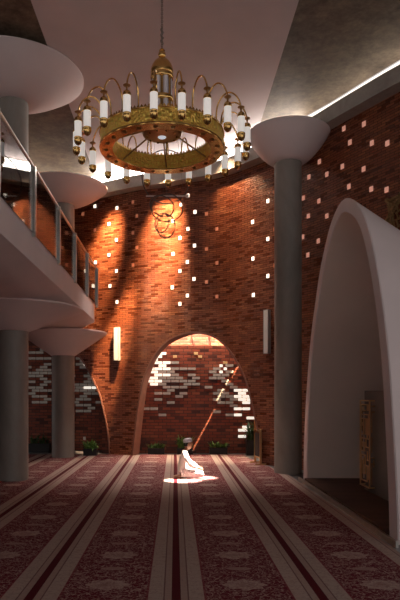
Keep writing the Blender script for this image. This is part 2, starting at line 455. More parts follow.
# carpet
mb = MB(); mb.prism([(-8.4,-1.2),(2.362,-1.2),(2.362,12.5),(2.16,14.0),(2.02,14.6),(1.9,16.78),(-4.2,16.78),(-6.2,13.4),(-7.6,11.0),(-8.4,8)], .0, .012)
tag(mb.build('prayer_carpet', M['carpet']), 'maroon and cream prayer carpet in long rows, with medallions and red lines', 'carpet')

# ------------------------------------------------------------------ alcoves behind the arches
def uvxz(mb, ax=0):
    return lambda i: (mb.v[i][ax], mb.v[i][2])
def screen(name, x0, x1, Y, z1):
    mb = MB(); mb.box(((x0+x1)/2, Y+.08, z1/2), (x1-x0, .16, z1))
    o = mb.build(name, M['brick_screen'], uvf=uvxz(mb)); tag(o, kind='structure'); return o
S1 = screen('wall_alcove', -2.0, 3.0, 17.2, 3.08)
S2 = screen('wall_left_alcove', -8.2, -1.75, 18.1, 3.6)
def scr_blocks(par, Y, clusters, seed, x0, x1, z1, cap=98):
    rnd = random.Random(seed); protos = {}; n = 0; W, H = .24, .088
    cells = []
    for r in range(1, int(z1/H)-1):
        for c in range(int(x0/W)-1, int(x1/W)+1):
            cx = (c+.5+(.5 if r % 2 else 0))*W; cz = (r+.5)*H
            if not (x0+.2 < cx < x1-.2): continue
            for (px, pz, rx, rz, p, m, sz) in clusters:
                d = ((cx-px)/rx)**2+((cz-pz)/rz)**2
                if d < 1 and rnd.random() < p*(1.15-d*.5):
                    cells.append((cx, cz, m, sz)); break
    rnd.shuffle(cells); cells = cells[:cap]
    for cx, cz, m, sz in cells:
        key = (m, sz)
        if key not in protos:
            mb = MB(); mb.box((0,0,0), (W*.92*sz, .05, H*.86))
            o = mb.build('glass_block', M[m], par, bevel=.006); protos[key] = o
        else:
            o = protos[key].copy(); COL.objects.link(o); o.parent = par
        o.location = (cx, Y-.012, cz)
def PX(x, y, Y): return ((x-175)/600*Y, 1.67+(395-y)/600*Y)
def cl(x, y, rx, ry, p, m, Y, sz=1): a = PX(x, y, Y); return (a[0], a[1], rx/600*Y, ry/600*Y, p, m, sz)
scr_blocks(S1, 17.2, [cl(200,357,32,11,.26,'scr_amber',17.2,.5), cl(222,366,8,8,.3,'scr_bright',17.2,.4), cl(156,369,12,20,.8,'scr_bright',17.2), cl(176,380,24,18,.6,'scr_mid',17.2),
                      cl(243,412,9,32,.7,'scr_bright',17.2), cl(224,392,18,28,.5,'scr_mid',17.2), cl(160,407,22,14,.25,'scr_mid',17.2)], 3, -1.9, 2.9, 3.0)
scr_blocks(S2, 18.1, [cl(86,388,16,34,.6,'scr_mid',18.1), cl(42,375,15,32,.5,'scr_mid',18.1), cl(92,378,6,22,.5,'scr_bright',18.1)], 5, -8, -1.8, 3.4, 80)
# alcove sides and roofs
mb = MB(); mb.box((-2.02, 17.72, 1.8), (.16, .9, 3.6)); tag(mb.build('wall_alcove_side', M['brick_screen'], uvf=uvxz(mb, 1)), kind='structure')
mb = MB(); mb.box((3.05, 16.2, 2.3), (.2, 4.4, 4.6)); tag(mb.build('wall_alcove_right', M['brick_screen'], uvf=uvxz(mb, 1)), kind='structure')
# alcove roof: a slab that leaves the light well open, and a narrow slit cut diagonally
def pl(a, b): return a
roofY1 = 17.24
slA, slB = Vector((1.50,17.34,0)), Vector((2.10,17.53,0))
pts = []
for i in range(61):
    s = 15.4+(21.6-15.4)*i/60; p = wp(s, TH+.005)[0]
    pts.append((p.x, p.y))
pts = [p for p in pts if p[0] > -2.1 and p[1] < 17.2 and p[0] < 3.1]
mb = MB(); mb.prism(pts+[(3.1, roofY1), (-2.1, roofY1)], 3.62, 3.74)
roof = mb.build('ceiling_alcove', M['white'])
sa, sb = Vector((1.50,16.72,3.68)), Vector((2.06,17.005,3.68)); cb = MB(); dv = sb-sa
cb.box((sa+sb)/2, (dv.length, .045, .6), Matrix.Rotation(math.atan2(dv.y, dv.x), 3, 'Z')); cut = cb.build('cut', M['white'])
bo = roof.modifiers.new('b', 'BOOLEAN'); bo.operation = 'DIFFERENCE'; bo.object = cut; bo.solver = 'EXACT'
dg = bpy.context.evaluated_depsgraph_get(); dg.update(); roof.data = bpy.data.meshes.new_from_object(roof.evaluated_get(dg)); roof.modifiers.clear(); bpy.data.objects.remove(cut)
tag(roof, kind='structure')
mb = MB(); mb.box((.5, 18.35, 2.4), (5.3, .2, 4.8)); tag(mb.build('wall_light_well', M['brick_screen'], uvf=uvxz(mb)), kind='structure')
# mullions across the skylit gap
for k, x in enumerate((-.35, .45, .95)):
    mb = MB(); Mx = Matrix.Rotation(math.radians(-12), 3, 'Y')
    mb.box((x, 17.30, 3.45), (.045, .05, .80), Mx)
    o = mb.build('skylight_bar', M['reveal'])
    tag(o, ('left', 'middle', 'right')[k]+'most slanting bar crossing the sunlit gap under the arch top' if k != 1 else 'middle slanting bar crossing the sunlit gap under the arch top', 'bar', 'bars across the sunlit gap')
mb = MB(); mb.prism([(-8.3,14.6),(-6.8,14.6)]+[(wp(s, TH+.005)[0].x, wp(s, TH+.005)[0].y) for s in [9.5+i*.2 for i in range(32)]]+[(-1.7,18.26),(-8.3,18.26)], 3.62, 3.74)
tag(mb.build('ceiling_left_alcove', M['white']), kind='structure')
mb = MB(); mb.box((-1.85, 17.75, 1.8), (.16, 1.0, 3.6)); tag(mb.build('wall_left_alcove_side', M['brick_screen'], uvf=uvxz(mb, 1)), kind='structure')

# ------------------------------------------------------------------ glass blocks set in the wall
ORD = ['topmost', 'second from the top', 'third from the top', 'fourth from the top', 'fifth from the top', 'sixth from the top', 'seventh from the top', 'eighth from the top', 'ninth from the top']
CN = ['first', 'second', 'third', 'fourth', 'fifth', 'sixth', 'seventh', 'eighth', 'ninth', 'tenth', 'eleventh', 'twelfth', 'thirteenth', 'fourteenth', 'fifteenth', 'sixteenth', 'seventeenth', 'eighteenth', 'nineteenth', 'twentieth']
BR = [(15.051,7.05),(15.812,6.885),(15.537,6.478),(15.794,5.995),(15.537,5.606),(15.068,5.446),(15.794,5.13),(14.523,5.261),(15.571,4.732),(15.812,4.264),(14.704,4.802),(18.005,6.915),(18.205,6.456),(17.79,6.712),(18.005,6.035),(17.758,5.832),(17.538,6.317),(18.191,5.578),(17.538,5.436),(17.987,5.169),(17.758,4.957),(18.177,4.706),(17.519,4.543),(17.987,4.285),(17.758,4.082),(19.969,5.891),(20.452,6.286),(20.452,5.382),(19.979,4.996),(20.452,4.501),(19.992,4.107)]
DM = [(14.654,6.876),(15.051,6.374),(16.354,6.963),(16.483,6.561),(16.354,6.113),(16.483,5.7),(16.354,5.235),(18.519,6.371),(18.519,5.462),(18.519,4.605),(18.814,5.069),(18.814,5.945),(18.814,4.204),(20.675,6.45),(20.675,5.571),(20.675,4.716)]
RT = [(22.814, 7.12), (23.359, 6.996), (22.985, 6.773), (23.562, 6.548), (23.942, 6.403), (22.072, 6.698), (21.753, 6.467), (22.301, 6.351), (22.77, 6.359), (23.351, 6.114), (21.58, 6.053), (22.057, 5.855), (21.737, 5.613), (22.301, 5.468), (22.957, 5.889), (23.547, 5.662), (23.923, 5.536), (21.562, 5.19), (22.039, 4.996), (21.722, 4.757)]
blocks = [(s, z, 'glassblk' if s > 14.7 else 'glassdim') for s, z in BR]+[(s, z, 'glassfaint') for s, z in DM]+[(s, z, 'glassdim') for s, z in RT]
for (name, lo, hi) in (('central', 14, 21), ('right hand', 21, 25)):
    bs = sorted([b for b in blocks if lo <= b[0] < hi]); cols = []
    for b in bs:
        if cols and b[0]-cols[-1][0][0] < .11: cols[-1].append(b)
        else: cols.append([b])
    protos = {}
    for ci, cc in enumerate(cols):
        for ri, (s, z, m) in enumerate(sorted(cc, key=lambda q: -q[1])):
            if m not in protos:
                q = 1.15 if name == 'central' else 1.28
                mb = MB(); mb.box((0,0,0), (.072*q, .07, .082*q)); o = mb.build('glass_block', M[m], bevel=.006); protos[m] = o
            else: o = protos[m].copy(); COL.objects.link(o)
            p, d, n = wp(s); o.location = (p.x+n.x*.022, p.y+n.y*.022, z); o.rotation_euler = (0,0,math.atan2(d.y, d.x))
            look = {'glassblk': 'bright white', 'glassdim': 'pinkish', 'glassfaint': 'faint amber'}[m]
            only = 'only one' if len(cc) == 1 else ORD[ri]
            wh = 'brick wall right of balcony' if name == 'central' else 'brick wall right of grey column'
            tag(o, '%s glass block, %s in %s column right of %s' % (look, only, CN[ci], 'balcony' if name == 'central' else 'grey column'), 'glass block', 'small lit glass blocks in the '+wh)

# tall wall lights
for (s, z, h, lab) in ((15.846,3.09,.90,'tall narrow white wall light on sunlit brick near the balcony end'), (20.467,3.17,1.02,'tall narrow white wall light on brick beside the grey column')):
    p, d, n = wp(s, -.05); r = empty('wall_light', (p.x, p.y, z-h/2), math.atan2(d.y, d.x))
    mb = MB(); mb.box((0,-.01,h/2), (.13,.08,h)); mb.build('diffuser', M['sconce'], r, bevel=.01)
    mb = MB(); mb.box((.072,.0,h/2), (.014,.10,h+.01)); mb.box((-.072,.0,h/2), (.014,.10,h+.01)); mb.box((0,0,h+.008), (.158,.10,.012)); mb.box((0,0,-.008), (.158,.10,.012))
    mb.build('frame', M['sconce_side'], r)
    tag(r, lab, 'wall light', 'tall wall lights on the brick wall')

# ------------------------------------------------------------------ columns
def column(x, y, z0, ztop, zrim, R, r=.3, label='', up=None, pw=(.85,1.25)):
    e = empty('mushroom_column', (x, y, z0))
    mb = MB(); mb.lathe([(r, 0), (r, (up if up else ztop+.04)-z0)], 48)
    mb.build('shaft', M['concrete'], e, smooth=True)
    prof = []; h = zrim-ztop
    prof.append((r+.015, ztop-z0))
    for i in range(1, 15):
        t = i/14; prof.append((r+.015+(R-r-.015)*(t**pw[0]), ztop-z0+h*(t**pw[1])*.97))
    prof += [(R, zrim-z0), (R-.02, zrim-z0+.02), (r*.6, zrim-z0+.02)]
    mb = MB(); mb.lathe(prof, 72); mb.build('capital', M['white'], e, smooth=True, auto=30)
    tag(e, label, 'column', 'round concrete columns with white flared capitals'); return e
column(-3.19, 11.8, .012, 2.92, 3.36, 1.36, label='nearest lower left grey column with white flared capital, under balcony', pw=(1,1))
column(-3.00, 16.1, .012, 2.72, 3.33, 1.17, label='lower left grey column farther back, beside arch and planter', pw=(1,1))
column(-3.19, 11.8, 4.0, 7.40, 7.92, 1.38, label='upper left grey column on balcony with large white disc capital')
column(-3.00, 16.1, 4.0, 6.75, 7.22, 1.18, label='upper grey column at balcony back with white flared capital behind rail')
column(2.42, 12.85, .0, 6.62, 7.24, .88, r=.29, label='tall grey column at right rising full height beside white niche')

# ------------------------------------------------------------------ mezzanine
E = -2.08; YE = 16.15
mez = empty('mezzanine', (E, 6, 3.3))
def mezline(Y0, Y1):   # cross-section swept along Y with a rounded far end
    prof = [(E,4.09),(E,3.60),(E-.03,3.585),(E-.10,3.56),(E-.25,3.48),(E-.42,3.41),(E-.62,3.375),(E-.9,3.37),(-7.9,3.37)]
    return prof
mb = MB(); prof = mezline(0, 0); ys = [-1.5, 4, 8, 12, 15.2]; inset = [0, 0, 0, 0, 0]
for k in range(1, 7):
    a = k/6*PI/2; ys.append(15.2+(YE-15.2)*math.sin(a)); inset.append(.18*(1-math.cos(a)))
rows = []
for y, ins in zip(ys, inset):
    t = min(1, max(0, (y-15.2)/(YE-15.2)))
    row = []
    for x, z in prof:
        zz = z
        row.append((x-(ins if x > -3 else 0), y, zz))
    row.append((-7.9, y, 4.0)); row.append((E-.1-ins, y, 4.0)); row.append((E-.1-ins, y, 4.09))
    rows.append([Vector(r) for r in row])
o = sweep(rows).build('slab', M['white'], None, smooth=True, auto=35); o.parent = mez; o.matrix_parent_inverse = Matrix.Translation((-E, -6, -3.3))
mez.name = 'mezzanine'; tag(mez, 'white balcony slab with smooth curved edge on the left', 'balcony')

bal = empty('balustrade', (E+.0, 6, 4.09))
mb = MB(); mb.tube([(0.0,-7,.92),(0.0,9.75,.92),(-.0,9.95,.92)], .026, 12); mb.build('handrail', M['steel'], bal, smooth=True)
mb = MB(); mb.tube([(-.035,-7,.885),(-.035,9.9,.885)], .014, 8); mb.build('lower_rail', M['dark_metal'], bal, smooth=True)
PY = [3.25,5.1,6.95,8.75,10.62,12.36,14.1,15.8]
pp = None
for i, y in enumerate(PY):
    if pp is None:
        mb = MB(); mb.box((.035, -.02, .40), (.014, .03, 1.02)); mb.box((-.012, -.02, .40), (.014, .03, 1.02)); mb.box((.012, .02, .40), (.06, .014, 1.02))
        mb.box((.018, 0, -.02), (.05, .05, .03)); mb.box((.018, 0, .5), (.05, .03, .03)); mb.box((.018,0,.86), (.05,.04,.03))
        pp = mb.build('post', M['steel'], bal); o = pp
    else: o = pp.copy(); COL.objects.link(o); o.parent = bal
    o.location = (.012, y-6, 0)
for a, b in zip([1.4]+PY[:-1], PY):
    mb = MB(); mb.box((.012, (a+b)/2-6, .40), (.012, b-a-.10, .92)); mb.build('glass_panel', M['glass'], bal)
tag(bal, 'glass balustrade with steel posts and handrail along the balcony edge', 'railing')

# ------------------------------------------------------------------ mihrab
inner = []
for i, (y, z) in enumerate(MPc):
    a = MPc[max(i-1, 0)]; b = MPc[min(i+1, len(MPc)-1)]
    tx, tz = b[0]-a[0], b[1]-a[1]; L = math.hypot(tx, tz); nx, nz_ = tz/L, -tx/L    # candidate normal
    if (9.1-y)*nx+(1.5-z)*nz_ < 0: nx, nz_ = -nx, -nz_
    th = .20+.09*(1-min(1, z/4.5))
    yy, zz = y+nx*th, z+nz_*th
    if i == 0 or i == len(MPc)-1: zz = 0
    inner.append((yy, max(zz, 0)))
mih = empty('mihrab_niche', (2.5, 9.15, 0))
XS = [2.5, 2.8, 3.2, 3.6, 4.0, 4.5, 5.0, 5.5]
off = Vector((-2.5, -9.15, 0))
mb = MB(); N = len(MPc)
for X in XS:
    k = hood_scale(X)
    mb.v += [tuple(Vector((X, y, z*k))+off) for y, z in MPc]
for i in range(len(XS)-1):
    for j in range(N-1): mb.f.append((i*N+j, i*N+j+1, (i+1)*N+j+1, (i+1)*N+j)); mb.m.append(0)
o = mb.build('outer_shell', M['white'], mih, smooth=True)
mb = MB()
for X in XS[:-1]:
    k = hood_scale(X)
    mb.v += [tuple(Vector((X, y, z*k))+off) for y, z in inner]
nx_ = len(XS)-1
for i in range(nx_-1):
    for j in range(N-1): mb.f.append((i*N+j, i*N+j+1, (i+1)*N+j+1, (i+1)*N+j)); mb.m.append(0)
mb.f.append(tuple((nx_-1)*N+j for j in range(N))); mb.m.append(0)
mb.build('inner_shell', M['niche'], mih, smooth=True)
mb = MB()
for (y, z), (yi, zi) in zip(MPc, inner):
    mb.v += [tuple(Vector((2.5, y, z))+off), tuple(Vector((2.485, y+(yi-y)*.06, z+(zi-z)*.06))+off), tuple(Vector((2.485, y+(yi-y)*.94, z+(zi-z)*.94))+off), tuple(Vector((2.5, yi, zi))+off)]
for i in range(N-1):
    for j in range(3): mb.f.append((i*4+j, i*4+j+1, (i+1)*4+j+1, (i+1)*4+j)); mb.m.append(0)
mb.build('arch_rim', M['white'], mih, smooth=True)
tag(mih, 'large white arched prayer niche shell standing at the right', 'prayer niche')

plat = empty('wooden_platform', (2.43, 9.15, 0))
mb = MB(); mb.box((1.25, 0, .05), (2.46, 4.4, .10)); mb.build('decking', M['wood'], plat)
mb = MB(); mb.box((-.005, 0, .035), (.03, 5.2, .07)); mb.build('edging', M['steel'], plat)
tag(plat, 'low dark wooden plank floor inside the white arched niche', 'platform')

st = MB(); st.box((3.24, 9.15, .92), (.18, 1.66, 1.64))
o = st.build('stone_panel', M['stone'], bevel=.006); tag(o, 'plain dark grey stone screen standing inside the white niche', 'screen')

# kufic lattice box panel
kp = empty('kufic_panel', (3.07, 9.70, .19))
H, W, D = 1.40, .47, .13
mb = MB(); mb.box((.0, -W/2, H/2), (.02,.022,H)); mb.box((0, W/2, H/2), (.02,.022,H)); mb.box((0,0,.011), (.02,W,.022)); mb.box((0,0,H-.011), (.02,W,.022))
for sy in (-1, 1):
    mb.box((D/2, sy*W/2, H-.011), (D,.022,.022)); mb.box((D/2, sy*W/2, .011), (D,.022,.022))
mb.box((-.0,0,0), (.001,.001,.001))
mb.build('frame', M['gold'], kp)
rnd = random.Random(11); t = .017
mb = MB()
for (a, b, c, d) in [(1,3,1,21),(1,3,10,3),(3,21,7,21),(7,8,7,21),(4,8,4,18),(4,8,7,8),(10,3,10,14),(8,14,12,14),(12,5,12,14),(1,24,6,24),(6,24,6,30),(1,24,1,33),(1,33,8,33),(8,27,8,33),(8,27,12,27),(10,18,12,18),(10,18,10,24),(3,27,3,30),(3,30,6,30),(1,36,5,36),(5,36,5,47),(1,39,1,47),(1,47,8,47),(8,36,8,47),(10,33,12,33),(10,33,10,47),(12,36,12,50),(3,42,3,44),(6,50,12,50),(1,50,4,50),(1,50,1,57),(1,57,10,57),(10,53,10,57),(4,53,7,53),(4,53,4,55),(12,53,12,57)]:
    y0, y1 = [-(q-6.5)*W/13.6 for q in (a, c)]; z0, z1 = [.03+q*(H-.06)/59 for q in (b, d)]
    mb.box((rnd.uniform(-.002, .002), (y0+y1)/2, (z0+z1)/2), (.018, abs(y1-y0)+t, abs(z1-z0)+t))
mb.build('kufic_lettering', M['gold'], kp)
for sy in (-1, 1):
    mb = MB()
    for (a, b, c, d) in [(1,2,1,16),(1,16,3,16),(3,2,3,12),(1,20,3,20),(3,20,3,32),(1,24,1,34),(1,38,1,52),(3,36,3,46),(1,52,3,52),(1,56,3,56),(2,14,2,18)]:
        x0, x1 = a*D/4, c*D/4; z0, z1 = .03+b*(H-.06)/59, .03+d*(H-.06)/59
        mb.box(((x0+x1)/2, sy*W/2, (z0+z1)/2), (abs(x1-x0)+.015, .012, abs(z1-z0)+.02))
    mb.build('side_lattice', M['brass_dark'], kp)
tag(kp, 'upright golden lattice of square kufic script fixed to the grey screen', 'wall ornament')

# gold star plaque on the brick above the niche
p, d, n = wp(24.48, -.035); pq = empty('star_plaque', (p.x, p.y, 4.93), math.atan2(d.y, d.x))
R = .60
for k in range(2):
    a0 = PI/4*k+math.radians(8); mb = MB()
    for i in range(4):
        a = a0+PI/2*i; b = a+PI/2
        P0 = Vector((R*math.cos(a), 0, R*math.sin(a))); P1 = Vector((R*math.cos(b), 0, R*math.sin(b)))
        Mx = Matrix.Rotation(-math.atan2((P1-P0).z, (P1-P0).x), 3, 'Y')
        mb.box((P0+P1)/2, ((P1-P0).length+.03, .045, .05), Mx)
        Q = (P0+P1)/2*.86
        mb.box(Q, ((P1-P0).length*.84, .03, .018), Mx)
    mb.build('frame', M['gold_dark'], pq)
for i in range(8):
    a = PI/4*i+math.radians(8); mb = MB(); mb.sphere((R*1.05*math.cos(a), -.01, R*1.05*math.sin(a)), .045, 14); mb.build('finial', M['gold_dark'], pq, smooth=True)
mb = MB()
for k in range(5):
    z = -.28+k*.14; mb.tube([(-.32, 0, z-.05), (-.15, 0, z+.03), (0, 0, z-.03), (.16, 0, z+.05), (.33, 0, z-.01)], .016, 6)
    for j in range(5): mb.box((-.28+j*.14, 0, z+.035), (.018, .03, .10), Matrix.Rotation(.2*(j % 3-1), 3, 'Y'))
mb.build('calligraphy', M['gold_dark'], pq, smooth=True)
tag(pq, 'dull gold star shaped calligraphy plaque on brick above the white niche', 'plaque')

# ------------------------------------------------------------------ chandelier
CX, CY = -.195, 9.0
ch = empty('chandelier', (CX, CY, 5.34))     # local z=0 is the band's lower edge
Ro, Ri, BH = .92, .745, .225
mb = MB(); mb.lathe([(Ro,0),(Ro,BH),(Ro-.02,BH),(Ro-.02,0)], 96, cap=False); mb.f += [(3*96+k, 3*96+(k+1) % 96, (k+1) % 96, k) for k in range(96)]; mb.m += [0]*96
mb.build('outer_band', M['brass_pat'], ch, smooth=True)
mb = MB(); mb.lathe([(Ri,0),(Ri,BH),(Ri+.02,BH),(Ri+.02,0)], 96, cap=False); mb.build('inner_band', M['brass_pat'], ch, smooth=True)
mb = MB(); mb.lathe([(Ri-.008,-.012),(Ro+.008,-.012),(Ro+.008,.004),(Ri-.008,.004),(Ri-.008,-.012)], 96, cap=False); mb.build('underside', M['brass'], ch, smooth=True)
mb = MB(); mb.lathe([(Ri,BH*.8),(Ro,BH*.8)], 96, cap=False); mb.build('top_plate', M['brass_dark'], ch)
for k, (r0, z0) in enumerate(((Ro+.006, .012), (Ro+.006, BH-.01))):
    mb = MB(); mb.tube([(r0*math.cos(2*PI*i/96), r0*math.sin(2*PI*i/96), z0) for i in range(96)], .010, 6, True); mb.build('band_moulding', M['brass'], ch, smooth=True)
for R0 in (Ro-.01, Ri+.01):
    nn = 110 if R0 > .8 else 88; mb = MB(); m = nn*4; hh = (0, .026, .042, .026)
    for r_ in (R0-.004, R0+.004):
        for top in (0, 1): mb.v += [(r_*math.cos(2*PI*i/m), r_*math.sin(2*PI*i/m), BH-.004+(.008+hh[i % 4])*top) for i in range(m)]
    for i in range(m):
        j = (i+1) % m; mb.f += [(i, j, m+j, m+i), (2*m+i, 3*m+i, 3*m+j, 2*m+j), (m+i, m+j, 3*m+j, 3*m+i), (i, 2*m+i, 2*m+j, j)]; mb.m += [0]*4
    mb.build('crest', M['brass'], ch)
NB = 22
boss = None
for i in range(NB):
    a = 2*PI*(i+.5)/NB-PI/2+math.radians(3.5)
    if boss is None:
        mb = MB(); mb.lathe([(.001,-.022),(.022,-.018),(.034,-.006),(.038,0)], 16, cap=False); boss = mb.build('boss', M['brass_dark'], ch, smooth=True); o = boss
    else: o = boss.copy(); COL.objects.link(o); o.parent = ch
    rm = (Ro+Ri)/2; o.location = (rm*math.cos(a), rm*math.sin(a), -.010)
# arms and lamps
arm0 = lamp0 = None; AH = .21
for i in range(NB):
    a = -PI/2+math.radians(3.5)*-1+2*PI*i/NB
    if arm0 is None:
        pts = [(Ro-.03,0,AH-.04),(Ro-.03,0,AH+.12),(Ro-.015,0,AH+.24),(Ro+.03,0,AH+.33),(Ro+.11,0,AH+.395),(Ro+.19,0,AH+.395),(Ro+.27,0,AH+.335),(Ro+.325,0,AH+.24),(Ro+.35,0,AH+.155)]
        pts = cat_rom(pts, 5)
        mb = MB(); mb.tube(pts, .0115, 8); arm0 = mb.build('arm', M['brass'], ch, smooth=True)
        mb = MB(); mb.lathe([(.004,.03),(.012,.02),(.046,.006),(.050,0),(.046,-.006),(.015,-.014),(.012,-.05)], 20, (Ro+.35,0,AH+.15)); dsh = mb.build('drip_dish', M['brass_dark'], arm0, smooth=True)
        mb = MB(); mb.lathe([(.046,-.335),(.051,-.33),(.051,-.07),(.046,-.065)], 24, (Ro+.35,0,AH+.10)); lamp0 = mb.build('lamp_tube', M['frosted'], ch, smooth=True)
        mb = MB(); mb.lathe([(.055,-.088),(.056,-.07),(.053,-.05),(.042,-.03),(.022,-.015),(.008,-.008),(.008,.01)], 24, (Ro+.35,0,AH+.10)); mb.build('lamp_cap', M['brass'], lamp0, smooth=True)
        mb = MB(); mb.lathe([(.004,-.425),(.02,-.42),(.042,-.40),(.054,-.372),(.058,-.345),(.054,-.33),(.058,-.32),(.053,-.31)], 24, (Ro+.35,0,AH+.10)); mb.build('lamp_finial', M['brass'], lamp0, smooth=True)
        A, Lp = arm0, lamp0
    else: A = copy_tree(arm0, ch); Lp = copy_tree(lamp0, ch)
    A.rotation_euler = (0,0,a); Lp.rotation_euler = (0,0,a)
# centre: dish, stem, dome
mb = MB(); mb.lathe([(.07,-.005+.20),(.22,.20),(.285,.225),(.30,.26),(.295,.30),(.20,.325),(.10,.34)], 48); mb.build('centre_dish', M['brass_dark'], ch, smooth=True)
mb = MB(); mb.lathe([(.001,.178),(.05,.184),(.068,.198)], 24, cap=False); mb.build('downlight_lens', simple('white_lens', (.8,.8,.85), .3, emit=(.9,.93,1), es=.35), ch, smooth=True)
for i in range(10):
    a = 2*PI*i/10; mb = MB(); mb.lathe([(.001,-.018),(.016,-.012),(.024,0)], 12, (.22*math.cos(a), .22*math.sin(a), .205), False); mb.build('dish_boss', M['brass'], ch, smooth=True)
for i in range(6):
    a = 2*PI*i/6+.45; mb = MB(); mb.tube([(.26*math.cos(a), .26*math.sin(a), .25), ((Ri+.03)*math.cos(a), (Ri+.03)*math.sin(a), .02)], .012, 8); mb.build('spoke', M['brass_dark'], ch, smooth=True)
for i in range(6):
    a = 2*PI*i/6; mb = MB(); mb.tube([(.112*math.cos(a), .112*math.sin(a), .33), (.112*math.cos(a), .112*math.sin(a), 1.17)], .040, 12)
    mb.build('stem_tube', simple('milky_stem_glass', (.72,.68,.72), .25) if i == 0 else bpy.data.materials['milky_stem_glass'], ch, smooth=True)
    a += PI/6; mb = MB(); mb.tube([(.135*math.cos(a), .135*math.sin(a), .33), (.135*math.cos(a), .135*math.sin(a), 1.17)], .016, 8); mb.build('stem_rod', M['brass'], ch, smooth=True)
for z0 in (.36, .76, 1.10):
    mb = MB(); mb.lathe([(.14,-.04),(.168,-.03),(.175,0),(.168,.03),(.14,.04)], 36, (0,0,z0)); mb.build('collar', M['brass'], ch, smooth=True)
mb = MB(); mb.lathe([(.14,1.12),(.165,1.135),(.172,1.17),(.166,1.22),(.145,1.28),(.11,1.33),(.065,1.37),(.03,1.39),(.022,1.40)], 40); mb.build('dome', M['brass'], ch, smooth=True)
mb = MB(); mb.lathe([(.022,1.385),(.05,1.40),(.060,1.43),(.05,1.465),(.03,1.485),(.045,1.495),(.03,1.515),(.006,1.54)], 24); mb.build('finial', M['brass'], ch, smooth=True)
mb = MB(); z = 1.54; k = 0
while z < 2.60:
    L = .030; w = .013; pts = []
    for j in range(12):
        q = 2*PI*j/12; dx = w*math.cos(q); dz = L*.75*math.sin(q)
        pts.append((dx, 0, z+dz) if k % 2 else (0, dx, z+dz))
    mb.tube(pts, .005, 5, True); z += L*1.0; k += 1
mb.build('chain', M['chain'], ch, smooth=True)
mb = MB()
for j in range(9):
    q = j*2.1; pts = [(.016*math.cos(q+t)+.012*math.cos(q), .016*math.sin(q+t), 1.60+.028*j+.02*math.sin(t)) for t in [2*PI*m/10 for m in range(10)]]
    mb.tube(pts, .006, 5, True)
mb.build('gathered_chain', M['chain'], ch, smooth=True)
mb = MB(); mb.lathe([(.10,2.62),(.10,2.605),(.05,2.56),(.02,2.55)], 24); mb.build('ceiling_rose', M['brass'], ch, smooth=True)
tag(ch, 'large round brass chandelier of curved arms and white tube lamps hanging from a chain', 'chandelier')

# hanging wire sculpture behind it
hw = empty('hanging_rings', (-.18, 13.2, 7.95))
def pt(x, y): return (x-175)/600*13.2+.18, (395-y)/600*13.2+1.67-7.95
def ringpts(cx, cy, rx, ry, dy=.12, n=40, tilt=0):
    out = []
    for i in range(n):
        a = 2*PI*i/n; x, z = pt(cx+rx*math.cos(a), cy+ry*math.sin(a)+tilt*math.cos(a)); out.append((x, dy*math.sin(a)*rx/20, z))
    return out
for (cx, cy, rx, ry, dy, tl) in ((166,178,24,17,.5,0), (167,208,16,10.5,.3,0), (162,206,12,8,.25,2), (166,226,9,11,.15,0), (162,223,7,9,.12,-2)):
    mb = MB(); mb.tube(ringpts(cx, cy, rx, ry, dy, tilt=tl), .013, 6, True); mb.build('ring', M['wire'], hw, smooth=True)
a = pt(146,196); b = pt(187,196); mb = MB(); mb.tube([(a[0],0,a[1]), (b[0],0,b[1])], .014, 8); mb.sphere((b[0],0,b[1]), .04, 12); mb.build('bar', M['wire_white'], hw, smooth=True)
for x, y in ((150,190), (183,190), (167,197), (166,215), (163,200)):
    q = pt(x, y); mb = MB(); mb.tube([(q[0],0,q[1]), (q[0]*.5,0,0)], .003, 5); mb.build('suspension_wire', M['wire'], hw)
tag(hw, 'thin grey wire rings and a pale bar hanging behind the chandelier', 'hanging ornament')

# ------------------------------------------------------------------ plants
def leaf(mb, base, ang, length, width, rise, droop, n=6):
    d = Vector((math.cos(ang), math.sin(ang), 0)); sd = Vector((-d.y, d.x, 0)); b0 = len(mb.v)
    for i in range(n+1):
        t = i/n; p = Vector(base)+d*length*t*(.35+.65*t)+Vector((0,0,1))*(rise*t-droop*t*t)
        w = width*math.sin(PI*min(1, .12+.88*t))*.5+.001
        mb.v += [tuple(p-sd*w+Vector((0,0,.2*w))), tuple(p), tuple(p+sd*w+Vector((0,0,.2*w)))]
    for i in range(n):
        for j in (0, 1):
            a = b0+i*3+j; mb.f.append((a, a+1, a+4, a+3)); mb.m.append(0)
def planter(x, y, w, d, h, z0, label, seed, nl, ll, rise, mat='leaf', narrow=1.0, name='potted_plant', wd=.03):
    rnd = random.Random(seed); e = empty(name, (x, y, z0))
    mb = MB(); t = .02
    mb.box((0,-d/2+t/2,h/2), (w,t,h)); mb.box((0,d/2-t/2,h/2), (w,t,h)); mb.box((-w/2+t/2,0,h/2), (t,d-2*t,h)); mb.box((w/2-t/2,0,h/2), (t,d-2*t,h)); mb.box((0,0,.02), (w-2*t,d-2*t,.04))
    mb.box((0,-d/2,h-.02), (w+.02,.02,.03)); mb.build('pot', M['black'], e)
    mb = MB(); mb.box((0,0,h-.05), (w-2*t,d-2*t,.03)); mb.build('soil', M['soil'], e)
    mb = MB()
    for i in range(nl):
        bx = rnd.uniform(-.42, .42)*w*narrow; by = rnd.uniform(-.3, .3)*d
        leaf(mb, (bx, by, h-.04), rnd.uniform(0, 2*PI), ll*rnd.uniform(.6, 1.1), wd*rnd.uniform(.7, 1.3), rise*rnd.uniform(.6, 1.15), rise*rnd.uniform(.3, .75))
    mb.build('foliage', M[mat], e, smooth=True)
    tag(e, label, 'potted plant'); return e
planter(-.53, 16.93, .46, .26, .18, 0, 'low black planter of green ferns left of the kneeling person', 1, 120, .20, .26)
planter(1.22, 16.93, .50, .26, .20, 0, 'low black planter of green ferns right of the kneeling person', 2, 130, .20, .28)
